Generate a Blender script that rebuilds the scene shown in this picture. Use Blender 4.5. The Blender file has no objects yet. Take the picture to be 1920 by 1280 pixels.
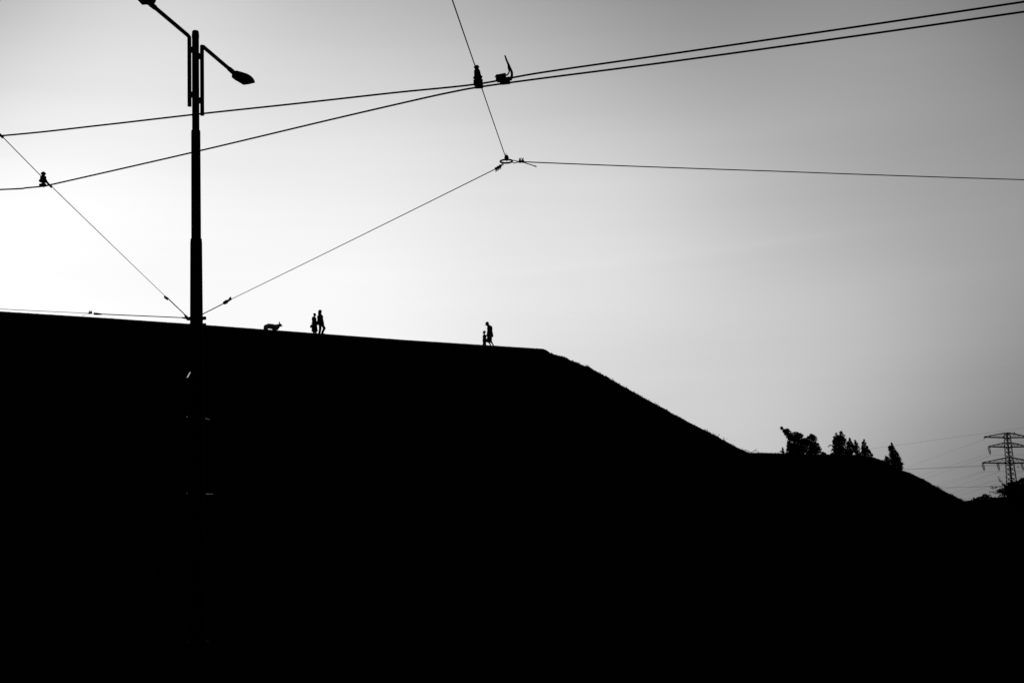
import bpy, bmesh, math, random
from math import sin, cos, pi, radians
from mathutils import Vector, Matrix, noise
random.seed(7)
sc = bpy.context.scene
C = sc.collection

# ------------------------------------------------------------------ camera
FPX = 2500.0                                  # focal length in pixels of the 1920 px wide photograph
PITCH = math.atan(0.1525); ROLL = radians(2.27); EYE = Vector((0, 0, 1.6))
_f = Vector((0, cos(PITCH), sin(PITCH))); _r0 = Vector((1, 0, 0)); _u0 = _r0.cross(_f)
_R = _r0*cos(ROLL) - _u0*sin(ROLL); _U = _u0*cos(ROLL) + _r0*sin(ROLL)
cam = bpy.data.cameras.new('camera'); co = bpy.data.objects.new('camera', cam); C.objects.link(co)
cam.sensor_width = 36; cam.lens = FPX/1920*36; cam.clip_start = 0.1; cam.clip_end = 20000
M = Matrix((( _R.x, _U.x, -_f.x, 0), (_R.y, _U.y, -_f.y, 0), (_R.z, _U.z, -_f.z, 0), (0, 0, 0, 1)))
co.matrix_world = Matrix.Translation(EYE) @ M
sc.camera = co

# ------------------------------------------------------------------ sky and sun
SUN_AZ = radians(-17); SUN_EL = radians(5.0)
w = bpy.data.worlds.new('World'); sc.world = w; w.use_nodes = True
nt = w.node_tree; nt.nodes.clear()
def N(t, **k):
    n = nt.nodes.new(t)
    for a, b in k.items(): setattr(n, a, b)
    return n
def L(a, b): nt.links.new(a, b)
def mth(op, a, b=None, c=None):
    n = N('ShaderNodeMath', operation=op)
    for i, v in enumerate((a, b, c)):
        if v is None: continue
        if isinstance(v, (int, float)): n.inputs[i].default_value = v
        else: L(v, n.inputs[i])
    return n.outputs[0]
tc = N('ShaderNodeTexCoord')
nrm = N('ShaderNodeVectorMath', operation='NORMALIZE'); L(tc.outputs['Generated'], nrm.inputs[0])
# broad glow of a hazy evening sky round the sun that stands behind the dike (amount, tightness, direction)
LOBES = [
(0.6818, 12, (-0.1732, 0.9824, 0.0698)), (0.1075, 80, (0.3345, 0.9192, 0.2079)), (0.3251, 140, (-0.3288, 0.9033, 0.2756)), (0.1391, 140, (0.172, 0.9752, 0.1392)),
(0.0523, 240, (0.3214, 0.883, 0.342)), (0.162, 80, (-0.0838, 0.9576, 0.2756)), (0.3397, 240, (-0.3412, 0.9374, 0.0698)), (0.0981, 240, (0.0853, 0.9744, 0.2079)),
(0.1681, 240, (-0.2364, 0.8824, 0.4067)), (0.2618, 240, (-0.4134, 0.8865, 0.2079)), (0.0966, 240, (0.2563, 0.9565, 0.1392)), (0.0848, 240, (0.2432, 0.9077, 0.342)),
(0.2036, 40, (-0.172, 0.9752, 0.1392)), (0.1391, 240, (0.1736, 0.9848, 0.0)), (0.0741, 240, (0.0838, 0.9576, 0.2756)), (0.0792, 140, (0.4134, 0.8865, 0.2079)),
(0.045, 300, (0.1838, 0.9447, 0.2717)), (0.022, 200, (0.3720, 0.9130, 0.1660)),
]
acc = None
for amt, k, d in LOBES:
    dv = Vector(d).normalized()
    dn = N('ShaderNodeVectorMath', operation='DOT_PRODUCT'); L(nrm.outputs[0], dn.inputs[0]); dn.inputs[1].default_value = dv
    e = mth('EXPONENT', mth('MULTIPLY_ADD', dn.outputs['Value'], float(k), float(-k)))
    acc = mth('MULTIPLY_ADD', e, amt, acc if acc is not None else 0.010)
# faint high streaks of cirrus
mp = N('ShaderNodeMapping'); mp.inputs['Rotation'].default_value = (0, radians(8), 0); mp.inputs['Scale'].default_value = (1.6, 1.6, 22)
L(nrm.outputs[0], mp.inputs[0])
nz = N('ShaderNodeTexNoise'); nz.inputs['Scale'].default_value = 1.7; nz.inputs['Detail'].default_value = 3; L(mp.outputs[0], nz.inputs['Vector'])
streak = mth('MULTIPLY_ADD', nz.outputs['Fac'], 0.10, 0.95)
acc = mth('MULTIPLY', acc, streak)
# two thin old vapour trails
for (x0, y0), (x1, y1), wd, am, kl in (((1330, 470), (1580, 437), 110000, .014, 420), ((960, 512), (1180, 492), 90000, .010, 500), ((1260, 520), (1480, 494), 80000, .008, 500)):
    ra = (_f*FPX + _R*(x0-960) + _U*(640-y0)).normalized(); rb = (_f*FPX + _R*(x1-960) + _U*(640-y1)).normalized()
    d1 = N('ShaderNodeVectorMath', operation='DOT_PRODUCT'); L(nrm.outputs[0], d1.inputs[0]); d1.inputs[1].default_value = ra.cross(rb).normalized()
    d2 = N('ShaderNodeVectorMath', operation='DOT_PRODUCT'); L(nrm.outputs[0], d2.inputs[0]); d2.inputs[1].default_value = (ra+rb).normalized()
    e1 = mth('EXPONENT', mth('MULTIPLY', mth('MULTIPLY', d1.outputs['Value'], d1.outputs['Value']), float(-wd)))
    e2 = mth('EXPONENT', mth('MULTIPLY_ADD', d2.outputs['Value'], float(kl), float(-kl)))
    acc = mth('MULTIPLY_ADD', mth('MULTIPLY', e1, e2), am, acc)
sky = N('ShaderNodeTexSky', sky_type='NISHITA'); sky.sun_disc = False
sky.sun_elevation = SUN_EL; sky.sun_rotation = SUN_AZ; sky.air_density = 1; sky.dust_density = 2
bw = N('ShaderNodeRGBToBW'); L(sky.outputs[0], bw.inputs[0])
tot = mth('MULTIPLY_ADD', bw.outputs[0], 0.004, mth('MULTIPLY', acc, 10.0))
cmb = N('ShaderNodeCombineColor')
for i in range(3): L(tot, cmb.inputs[i])
bg = N('ShaderNodeBackground'); bg.inputs['Strength'].default_value = 0.1; L(cmb.outputs[0], bg.inputs['Color'])
ow = N('ShaderNodeOutputWorld'); L(bg.outputs[0], ow.inputs['Surface'])

sd = bpy.data.lights.new('sun', 'SUN'); sd.energy = 2.0; sd.angle = radians(0.5); sd.color = (1, 0.99, 0.98)
so = bpy.data.objects.new('sun', sd); C.objects.link(so)
sdir = Vector((sin(SUN_AZ)*cos(SUN_EL), cos(SUN_AZ)*cos(SUN_EL), sin(SUN_EL)))
so.rotation_euler = sdir.to_track_quat('Z', 'Y').to_euler(); so.location = (0, 0, 60)
vs = sc.view_settings; vs.view_transform = 'Standard'; vs.look = 'None'; vs.gamma = 1; vs.exposure = 0

# ------------------------------------------------------------------ helpers
def ray(px, py): return _f*FPX + _R*(px-960) + _U*(640-py)
def P(px, py, Y):
    v = ray(px, py); return EYE + v*(Y/v.y)
def PZ(px, py, z):
    v = ray(px, py); return EYE + v*((z-EYE.z)/v.z)
def mat(name, col, rough=0.8, metal=0.0, var=0.3, scale=4.0, bump=0.0, spec=0.3):
    m = bpy.data.materials.new(name); m.use_nodes = True; t = m.node_tree; b = t.nodes['Principled BSDF']
    b.inputs['Roughness'].default_value = rough; b.inputs['Metallic'].default_value = metal
    b.inputs['Specular IOR Level'].default_value = spec
    tcn = t.nodes.new('ShaderNodeTexCoord'); n = t.nodes.new('ShaderNodeTexNoise'); n.inputs['Scale'].default_value = scale
    n.inputs['Detail'].default_value = 4; t.links.new(tcn.outputs['Object'], n.inputs['Vector'])
    r = t.nodes.new('ShaderNodeValToRGB'); r.color_ramp.elements[0].position = .3; r.color_ramp.elements[1].position = .7
    r.color_ramp.elements[0].color = (*[c*(1-var) for c in col], 1); r.color_ramp.elements[1].color = (*[c*(1+var) for c in col], 1)
    t.links.new(n.outputs['Fac'], r.inputs['Fac']); t.links.new(r.outputs['Color'], b.inputs['Base Color'])
    if bump:
        bp = t.nodes.new('ShaderNodeBump'); bp.inputs['Strength'].default_value = bump
        t.links.new(n.outputs['Fac'], bp.inputs['Height']); t.links.new(bp.outputs['Normal'], b.inputs['Normal'])
    return m
G = lambda v: (v, v, v)
MT = dict(
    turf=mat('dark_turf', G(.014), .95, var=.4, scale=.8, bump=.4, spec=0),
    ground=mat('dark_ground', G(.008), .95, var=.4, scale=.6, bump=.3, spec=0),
    paint=mat('black_painted_steel', G(.010), .8, 0, .2, 6, spec=.02),
    lamp=mat('dark_grey_casting', G(.02), .8, 0, .2, 8, spec=.05),
    wire=mat('dark_copper_wire', G(.015), .7, 0, .2, 30, spec=.04),
    rope=mat('steel_rope', G(.02), .7, 0, .2, 60, spec=.05),
    rubber=mat('black_insulator', G(.015), .7, 0, .2, 20, spec=.06),
    shiny=mat('bright_stainless_steel', G(.95), .05, 1.0, .05, 20, spec=.5),
    foliage=mat('dark_foliage', G(.02), .8, 0, .5, 3, spec=.05),
    blade=mat('dark_grass', G(.006), .9, 0, .4, 3, spec=0),
    lens=mat('dark_lamp_glass', G(.006), .9, 0, .2, 3, spec=0),
    steel=mat('dull_steel_plate', G(.4), .15, 1.0, .05, 20, spec=.5),
    bark=mat('dark_bark', G(.02), .9, 0, .4, 8, .3, spec=.05),
    galv=mat('weathered_galvanised_steel', G(.02), .7, 0, .2, 2, spec=.1),
    line=mat('weathered_conductor', G(.02), .7, 0, .2, 2, spec=.1),
    glassins=mat('brown_glazed_insulator', G(.03), .5, 0, .2, 2, spec=.1),
    skin=mat('skin', G(.05), .6, 0, .1, 10, spec=.1),
    hair=mat('dark_hair', G(.012), .6, 0, .3, 60, spec=.1),
    coat=mat('dark_coat_cloth', G(.015), .9, 0, .25, 14, .2, spec=.02),
    trouser=mat('dark_trouser_cloth', G(.012), .9, 0, .25, 14, .2, spec=.02),
    shoe=mat('black_shoe_leather', G(.015), .6, 0, .2, 20, spec=.1),
    fur=mat('pale_grey_fur', G(.75), .9, 0, .35, 9, .5, spec=.02),
    furdark=mat('black_fur', G(.02), .9, 0, .3, 9, .5, spec=.02),
    feather=mat('black_feathers', G(.015), .8, 0, .3, 20, spec=.05),
)

class MB:
    def __init__(s): s.v = []; s.f = []
    def ring(s, c, n, b, r, k, r2=None):
        i = len(s.v); r2 = r if r2 is None else r2
        for j in range(k):
            a = 2*pi*j/k; s.v.append(c + n*(cos(a)*r) + b*(sin(a)*r2))
        return i
    def tube(s, pts, rad, k=8, caps=True):
        pts = [Vector(p) for p in pts]
        if not isinstance(rad, (list, tuple)): rad = [rad]*len(pts)
        prev = None; st = None; nn = None
        for i, p in enumerate(pts):
            d = (pts[min(i+1, len(pts)-1)] - pts[max(i-1, 0)]).normalized()
            if nn is None:
                h = Vector((0, 0, 1)) if abs(d.z) < .9 else Vector((1, 0, 0)); nn = d.cross(h).normalized()
            else: nn = (nn - d*nn.dot(d)).normalized()
            b = d.cross(nn); r = s.ring(p, nn, b, rad[i], k)
            if st is None: st = r
            if prev is not None:
                for j in range(k): s.f.append((prev+j, prev+(j+1) % k, r+(j+1) % k, r+j))
            prev = r
        if caps: s.f.append(tuple(st+j for j in reversed(range(k)))); s.f.append(tuple(prev+j for j in range(k)))
        return s
    def ellipsoid(s, c, r, rings=8, k=12, rot=None):
        c = Vector(c); r = Vector(r) if not isinstance(r, (int, float)) else Vector((r, r, r))
        base = len(s.v)
        def pt(x, y, z):
            v = Vector((x*r.x, y*r.y, z*r.z)); v = rot @ v if rot else v; return c+v
        s.v.append(pt(0, 0, 1))
        for i in range(1, rings):
            t = pi*i/rings
            for j in range(k): a = 2*pi*j/k; s.v.append(pt(sin(t)*cos(a), sin(t)*sin(a), cos(t)))
        s.v.append(pt(0, 0, -1)); last = len(s.v)-1
        for j in range(k): s.f.append((base, base+1+j, base+1+(j+1) % k))
        for i in range(rings-2):
            a = base+1+i*k
            for j in range(k): s.f.append((a+j, a+k+j, a+k+(j+1) % k, a+(j+1) % k))
        a = base+1+(rings-2)*k
        for j in range(k): s.f.append((a+j, last, a+(j+1) % k))
        return s
    def cap(s, p0, p1, r0, r1=None, k=12):
        r1 = r0 if r1 is None else r1
        p0 = Vector(p0); p1 = Vector(p1)
        s.ellipsoid(p0, r0, 8, k); s.ellipsoid(p1, r1, 8, k)
        if (p1-p0).length > 1e-4: s.tube([p0, p1], [r0, r1], k)
        return s
    def prism(s, pts, off):                     # extrude a polygon of 3D points by a vector
        n = len(pts); b = len(s.v); off = Vector(off)
        s.v += [Vector(p)-off/2 for p in pts] + [Vector(p)+off/2 for p in pts]
        s.f.append(tuple(range(b, b+n))); s.f.append(tuple(reversed(range(b+n, b+2*n))))
        for j in range(n): s.f.append((b+j, b+n+j, b+n+(j+1) % n, b+(j+1) % n))
        return s
    def box(s, c, sx, sy, sz, rot=None):
        c = Vector(c); b = len(s.v)
        for x in (-1, 1):
            for y in (-1, 1):
                for z in (-1, 1):
                    v = Vector((x*sx/2, y*sy/2, z*sz/2)); s.v.append(c + (rot @ v if rot else v))
        for q in ((0, 1, 3, 2), (4, 6, 7, 5), (0, 4, 5, 1), (2, 3, 7, 6), (0, 2, 6, 4), (1, 5, 7, 3)): s.f.append(tuple(b+i for i in q))
        return s
    def lathe(s, p0, p1, prof, k=16):           # prof: (fraction along axis, radius)
        p0 = Vector(p0); p1 = Vector(p1)
        return s.tube_prof(p0, p1, prof, k)
    def tube_prof(s, p0, p1, prof, k):
        d = (p1-p0); dn = d.normalized(); h = Vector((0, 0, 1)) if abs(dn.z) < .9 else Vector((1, 0, 0))
        n = dn.cross(h).normalized(); b = dn.cross(n); prev = None; st = None
        for t, r in prof:
            q = s.ring(p0+d*t, n, b, r, k)
            if st is None: st = q
            if prev is not None:
                for j in range(k): s.f.append((prev+j, prev+(j+1) % k, q+(j+1) % k, q+j))
            prev = q
        s.f.append(tuple(st+j for j in reversed(range(k)))); s.f.append(tuple(prev+j for j in range(k)))
        return s
    def torus(s, c, R, r, nx=Vector((1, 0, 0)), ny=Vector((0, 1, 0)), k=28, kk=8):
        c = Vector(c); nz_ = nx.cross(ny); base = len(s.v)
        for i in range(k):
            a = 2*pi*i/k; d = nx*cos(a)+ny*sin(a)
            for j in range(kk):
                b = 2*pi*j/kk; s.v.append(c + d*(R+r*cos(b)) + nz_*(r*sin(b)))
        for i in range(k):
            for j in range(kk):
                s.f.append((base+i*kk+j, base+((i+1) % k)*kk+j, base+((i+1) % k)*kk+(j+1) % kk, base+i*kk+(j+1) % kk))
        return s
    def leaf(s, c, L_, W_, d, n):
        d = d.normalized(); n = (n - d*n.dot(d)).normalized(); b = d.cross(n); i = len(s.v)
        s.v += [c - d*L_*.5, c + b*W_*.5 + n*W_*.12, c + d*L_*.5, c - b*W_*.5 + n*W_*.12]
        s.f.append((i, i+1, i+2, i+3)); return s
    def build(s, name, m, parent=None, origin=None, smooth=True, remesh=None):
        o0 = Vector((0, 0, 0)) if origin is None else Vector(origin)
        if parent is not None and origin is None: o0 = Vector((0, 0, 0))
        me = bpy.data.meshes.new(name)
        me.from_pydata([tuple(v-o0) for v in s.v], [], s.f); me.update()
        if remesh:
            bm = bmesh.new(); bm.from_mesh(me); bmesh.ops.recalc_face_normals(bm, faces=bm.faces); bm.to_mesh(me); bm.free()
            tmp = bpy.data.objects.new(name, me); C.objects.link(tmp)
            md = tmp.modifiers.new('r', 'REMESH'); md.mode = 'VOXEL'; md.voxel_size = remesh; md.use_smooth_shade = True
            ms = tmp.modifiers.new('s', 'SMOOTH'); ms.iterations = 2; ms.factor = .5
            dg = bpy.context.evaluated_depsgraph_get(); me2 = bpy.data.meshes.new_from_object(tmp.evaluated_get(dg))
            bpy.data.objects.remove(tmp); me = me2
        else:
            bm = bmesh.new(); bm.from_mesh(me); bmesh.ops.recalc_face_normals(bm, faces=bm.faces); bm.to_mesh(me); bm.free()
        me.materials.clear(); me.materials.append(m)
        for p in me.polygons: p.use_smooth = smooth
        o = bpy.data.objects.new(name, me); C.objects.link(o)
        if parent is not None:
            o.parent = parent
        elif origin is not None: o.location = o0
        return o
def tag(o, label, cat, group=None):
    o['label'] = label; o['category'] = cat
    if group: o['group'] = group
    return o
def thing(name, label, cat, loc, group=None):
    o = bpy.data.objects.new(name, None); o.empty_display_size = .2; C.objects.link(o); o.location = loc
    return tag(o, label, cat, group)
def part(mb, name, m, root, smooth=False, remesh=None):       # mb in world coordinates; child of root
    off = Vector(root.location)
    mb.v = [v-off for v in mb.v]
    return mb.build(name, m, root, None, smooth, remesh)
def copy_tree(o, parent=None):
    c = o.copy(); C.objects.link(c); c.parent = parent
    for ch in list(o.children): copy_tree(ch, c)
    return c

# ------------------------------------------------------------------ terrain
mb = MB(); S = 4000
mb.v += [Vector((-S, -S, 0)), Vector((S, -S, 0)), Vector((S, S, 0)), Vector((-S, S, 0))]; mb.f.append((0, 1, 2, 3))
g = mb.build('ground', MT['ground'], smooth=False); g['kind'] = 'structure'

CREST = [(-700, 548, 80), (-300, 565, 83), (0, 584.5, 86), (200, 597, 89), (380, 609.5, 92.5), (600, 626, 96), (760, 638, 96.8), (900, 647, 97.2), (1000, 653.5, 98.6), (1017.8, 654.6, 99),
 (1024, 656.6, 99.3), (1031, 662, 99.8), (1045, 667, 100.4), (1055, 669.5, 101), (1061, 671.5, 101.2), (1064, 672, 101.4), (1068, 675.6, 101.6), (1082.5, 680.5, 102.4), (1095.6, 687, 103), (1104, 688.2, 103.6), (1112.5, 694, 104), (1122, 698.5, 104.5), (1133, 704.7, 105),
 (1138, 706, 105.3), (1144, 711.8, 105.6), (1154, 716.5, 106.2), (1169, 726, 107), (1176, 728, 107.4), (1180, 732, 107.6), (1190, 737, 108.2), (1199, 742, 108.7), (1212, 749, 109.4), (1222, 754.5, 110), (1229, 758, 110.4), (1234, 761, 110.7), (1244, 765.8, 111.2), (1252, 770, 111.8), (1260, 776, 112.3),
 (1270, 780.6, 113), (1280, 785.5, 113.7), (1289, 791, 114.4), (1303, 798, 115.3), (1317, 805, 116.2), (1322, 807, 116.5), (1328, 810.3, 117), (1337, 815, 117.6), (1345, 818.5, 118.2), (1350, 822.5, 118.6), (1354, 824.9, 119), (1358, 825.5, 119.2), (1361, 828, 119.5), (1368, 832, 120), (1375, 836.2, 120.6),
 (1380, 838.5, 121), (1387, 841.8, 121.6), (1395, 845.4, 122.4), (1401, 848.4, 123.2), (1408, 849.4, 124.5), (1420, 849.3, 127), (1443, 849.8, 131), (1462, 850.4, 135), (1500, 851.2, 140), (1549, 852.2, 144),
 (1590, 852.6, 147), (1615, 853.4, 149), (1628, 855.5, 150), (1637, 857.5, 150.5), (1648, 861.5, 151), (1657, 864.8, 151.5), (1664, 867, 151.8), (1674, 871, 152), (1684, 878, 152.5), (1695, 883.3, 153), (1705, 886, 153.4), (1713, 890, 153.8), (1722, 894.5, 154.2),
 (1733, 899.5, 154.7), (1743, 905, 155.1), (1750, 909.5, 155.4), (1758, 913.5, 155.8), (1764, 917, 156.1), (1773, 922, 156.6), (1781, 926, 157), (1790, 930, 157.6), (1797, 933.5, 158), (1806.6, 939.5, 158.6), (1815, 944, 159.2),
 (1828, 947.5, 160.3), (1842, 946, 161.5), (1854, 940, 163), (1866, 933, 164.5), (1890, 932, 166), (1920, 931, 168), (2100, 928, 175), (2500, 925, 190)]
CREST = [(x, y-(1.0 if x < 1650 else (0.4 if x < 1750 else 0)), Y) for x, y, Y in CREST]
def crest_at(px):
    for a, b in zip(CREST, CREST[1:]):
        if a[0] <= px <= b[0]:
            t = (px-a[0])/(b[0]-a[0]); return a[1]+t*(b[1]-a[1]), a[2]+t*(b[2]-a[2])
pts = []
px = -700.0
while px < 2500:
    py, Y = crest_at(px); p = P(px, py, Y)
    rough = max(0, min(1, (px-1018)/15))
    p.z += rough*(noise.noise(Vector((px*.35, 3.1, 0)))*.035 + noise.noise(Vector((px*.9, 7.7, 0)))*.02)
    p.z += (1-rough)*noise.noise(Vector((px*.15, 9.1, 0)))*.012
    pts.append((p, rough, px)); px += 1.2 if 1000 < px < 1850 else 4.0
mb = MB(); ROWS = []
def ridge_normal(i):
    a = pts[max(0, i-12)][0]; b = pts[min(len(pts)-1, i+12)][0]; t = Vector((b.x-a.x, b.y-a.y, 0)).normalized()
    n = Vector((t.y, -t.x, 0))                       # towards the camera
    return n if n.y < 0 else -n
FR = [1.0, .78, .58, .4, .25, .14, .07, .03, .01]
offs_b = [0.5, 2.2, 4.5, 6.0]
for i, (p, rough, px) in enumerate(pts):
    n = Vector((0, -1, 0)) * .6 + ridge_normal(i)*.4; n.normalize(); col = []
    run = (p.z+.4)/.48
    for s_ in FR:
        q = p + n*run*s_; q.z = p.z - run*s_*.48
        amp = min(1, s_*6)
        q.z += amp*(noise.noise(Vector((q.x*.12, q.y*.12, 1)))*.5 + noise.noise(Vector((q.x*.6, q.y*.6, 5)))*.12)
        if s_ == 1.0: q.z = -.4
        col.append(q)
    col.append(p.copy())
    for k, s_ in enumerate(offs_b):
        q = p - n*s_; q.z = p.z - .03 - (.03 if k else 0) + noise.noise(Vector((q.x*.5, q.y*.5, 2)))*.02; col.append(q)
    for s_ in (.35, .7, 1.0):
        q = p - n*(6+run*s_); q.z = p.z - run*s_*.48; col.append(q)
    ROWS.append(len(mb.v)); mb.v += col
nc = len(col)
for a, b in zip(ROWS, ROWS[1:]):
    for j in range(nc-1): mb.f.append((a+j, b+j, b+j+1, a+j+1))
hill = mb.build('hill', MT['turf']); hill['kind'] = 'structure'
me = hill.data
if sum(p.normal.z for p in me.polygons) < 0: me.flip_normals()

# grass fringe along the rough part of the ridge: nobody could count it
mb = MB(); rg = random.Random(5)
for i, (p, rough, px) in enumerate(pts):
    if px > 1990: break
    dens = 0
    if px > 1030: dens = 3 + 5*max(0, noise.noise(Vector((px*.05, 0, 3))))
    if 1400 < px < 1640: dens = 1.5
    if 1690 < px < 1830: dens = 8
    if px < 1018: dens = .6
    for _ in range(int(dens) + (rg.random() < dens % 1)):
        q = p + Vector((rg.uniform(-.06, .06), rg.uniform(-.25, .4), -.03))
        h = rg.uniform(.05, .15)*(1.25 if px > 1690 else 1) * (.35 if px < 1018 else 1)
        h *= .45+1.5*max(0, noise.noise(Vector((px*.11, 4.4, 1)))+.25)
        if rg.random() < .05 and px > 1100: h *= 1.9
        lean = Vector((rg.gauss(0, .4), rg.gauss(0, .3), 1)).normalized(); sd_ = Vector((1, rg.uniform(-.5, .5), 0)).normalized()*rg.uniform(.008, .02)
        b = len(mb.v); mid = q+lean*h*.6; tip = q+lean*h+Vector((rg.gauss(0, .25)*h, 0, -.1*h))
        mb.v += [q-sd_, q+sd_, mid+sd_*.7, tip, mid-sd_*.7]; mb.f.append((b, b+1, b+2, b+3, b+4))
gr = mb.build('grass', MT['blade'], smooth=False); gr['kind'] = 'stuff'
gr['label'] = 'short ragged grass fringing the sloping ridge line'; gr['category'] = 'grass'

# ------------------------------------------------------------------ vegetation
def limb(mb, p0, p1, r0, r1, rg, seg=5, wob=.05):
    pl = []; d = (p1-p0)
    for i in range(seg+1):
        t = i/seg; q = p0+d*t
        if 0 < i < seg: q = q+Vector((rg.gauss(0, wob), rg.gauss(0, wob), rg.gauss(0, wob*.4)))*d.length
        pl.append(q)
    mb.tube(pl, [r0+(r1-r0)*i/seg for i in range(seg+1)], 7); return pl
def plant(name, label, cat, base, Y, lobes, leaf=.15, dens=1.0, seed=1, group=None, twigs=(), tw=.018, droop=.2, holes=.0, out=.16, ground=False):
    """base: ground point in photo px; lobes: (cx, cy, rx, ry, angle) ellipses whose real size follows from the depth Y"""
    rg = random.Random(seed); s = Y/FPX
    b0 = P(base[0], base[1]+4, Y)
    if ground: b0.z = 0
    root = thing(name, label, cat, b0, group)
    wood = MB(); cr = MB()
    big = max(l[2]*l[3] for l in lobes)
    for li, (cx, cy, rx, ry, ang) in enumerate(lobes):
        c = P(cx, cy, Y); dy = rg.uniform(-.3, .3)*rx*s; c.y += dy
        a, b = rx*s*1.08, ry*s*(1.03 if ry > 25/6.9 else 1); dep = max(min(a, b), .5*max(a, b)); ca, sa = cos(ang), sin(ang)
        limb(wood, b0+Vector((rg.uniform(-.05, .05), rg.uniform(-.05, .05), -.1)), c, max(.03, .02+.02*a), .012, rg)
        axu = Vector((ca, 0, sa)); axv = Vector((-sa, 0, ca))
        for _ in range(3+int(a*b*2)):
            u, v = rg.uniform(-.8, .8), rg.uniform(-.8, .8)
            if u*u+v*v < .75: limb(wood, c+Vector((0, 0, -b*.3)), c+axu*a*u+axv*b*v+Vector((0, rg.uniform(-.5, .5)*dep, 0)), .014, .005, rg, 4)
        small = min(a, b) < 1.1
        n = int(dens*(11 if small else 14)*a*b*3.14/(leaf*leaf*.45))+6
        n = min(n, 12000)
        cl = [Vector((rg.gauss(0, 1), rg.gauss(0, 1), rg.gauss(0, 1))).normalized()*rg.uniform(.55, 1.0) for _ in range(max(9, int(a*b*14)))]
        for _ in range(n):
            if rg.random() < (.55 if small else .7):
                d = Vector((rg.gauss(0, 1), rg.gauss(0, 1), rg.gauss(0, 1))).normalized()*(rg.random()**.4)*.97
            else:
                d = rg.choice(cl) + Vector((rg.gauss(0, out), rg.gauss(0, out), rg.gauss(0, out)))
            q = c + axu*a*d.x + axv*b*d.z + Vector((0, dep*d.y, 0))
            if holes and noise.noise(q*3.1) > .35-holes: continue
            dirn = Vector((rg.gauss(0, 1), rg.gauss(0, 1), rg.gauss(-droop, .8)))
            L_ = leaf*rg.uniform(.6, 1.25)
            cr.leaf(q, L_, L_*.62, dirn, Vector((rg.gauss(0, 1), rg.gauss(0, 1), rg.gauss(0, 1))))
    for tp in twigs:
        pl = [P(x, y, Y) for x, y in tp]; wood.tube(pl, [tw*(1-.6*i/len(pl)) for i in range(len(pl))], 6)
        for a_, b_ in zip(pl, pl[1:]):
            m_ = max(2, int((b_-a_).length/(leaf*.33)))
            for k in range(m_):
                q = a_.lerp(b_, k/m_)
                dirn = Vector((rg.gauss(0, 1), rg.gauss(0, .6), rg.gauss(-.1, 1))); 
                cr.leaf(q+dirn.normalized()*leaf*.5, leaf*rg.uniform(.6, 1.1), leaf*.5, dirn, Vector((rg.gauss(0, .4), 1, rg.gauss(0, .4))))
    part(wood, 'trunk', MT['bark'], root); part(cr, 'crown', MT['foliage'], root)
    return root
def z1(x, y): return 1440+x/6.857, 780+y/6.857          # coordinates read from an enlarged crop
def lob(L_): return [(*z1(x, y), rx/6.857, ry/6.857, a) for x, y, rx, ry, a in L_]
def zt(T): return [[z1(x, y) for x, y in t] for t in T]
TG = 'small trees standing on the far ridge'
plant('shrub', 'thin spindly sapling just left of the leaning-branch tree on the ridge', 'shrub', z1(190, 475), 137.0,
      lob([(190, 425, 12, 40, 0), (188, 460, 24, 22, 0)]), .13, .8, 1, None)
plant('leafy_tree', 'broad dense tree with one long bough leaning out to the left', 'tree', z1(450, 485), 140.5,
      lob([(180, 152, 22, 20, -.4), (218, 195, 42, 30, -.7), (262, 225, 62, 52, -.7), (250, 180, 30, 18, -.4), (320, 270, 66, 62, -.4), (385, 270, 62, 62, 0), (375, 225, 50, 25, -.3), (350, 370, 115, 110, 0), (460, 340, 60, 58, 0),
           (560, 310, 72, 70, 0), (575, 262, 42, 30, -.3), (470, 400, 170, 95, 0), (600, 400, 68, 68, 0), (640, 440, 44, 50, 0), (350, 468, 130, 22, 0), (580, 468, 90, 24, 0), (470, 300, 40, 24, 0), (270, 385, 28, 55, 0), (290, 440, 60, 45, 0)]), .15, 1.0, 2, TG,
      zt([[(330, 300), (240, 215), (190, 160), (158, 182)], [(190, 160), (172, 142), (155, 165)], [(345, 240), (340, 215)], [(570, 260), (566, 240)], [(260, 300), (235, 268)]]), out=.09)
plant('bush', 'low rounded bush between the broad tree and the poplar clump', 'bush', z1(715, 492), 143.5,
      lob([(695, 475, 14, 22, 0), (722, 478, 24, 20, 0), (740, 487, 14, 12, 0)]), .13, 1, 3, None)
plant('poplar_tree', 'tallest ridge poplar with two ragged tips and a drooping side shoot', 'tree', z1(920, 498), 146.5,
      lob([(875, 225, 13, 30, 0), (860, 290, 20, 42, 0), (940, 215, 24, 28, 0), (945, 270, 44, 50, -.2), (905, 270, 36, 36, 0), (920, 360, 92, 90, 0), (975, 310, 32, 44, 0), (900, 440, 88, 60, 0), (960, 440, 60, 62, 0), (850, 330, 22, 40, 0), (840, 485, 34, 14, 0), (920, 480, 100, 22, 0)]), .16, 1.0, 4, TG,
      zt([[(835, 385), (800, 365), (770, 395)], [(800, 365), (786, 392)], [(850, 300), (846, 262)], [(990, 260), (985, 232)]]), holes=.06, out=.12)
plant('poplar_tree', 'stout poplar crowded against the right side of the tallest ridge poplar', 'tree', z1(1055, 500), 148.0,
      lob([(1050, 300, 15, 22, 0), (1050, 345, 34, 40, 0), (1060, 420, 52, 75, 0), (1085, 380, 24, 34, 0), (1045, 470, 58, 34, 0)]), .15, 1, 5, TG, zt([[(1050, 320), (1048, 282)]]), out=.11)
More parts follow.
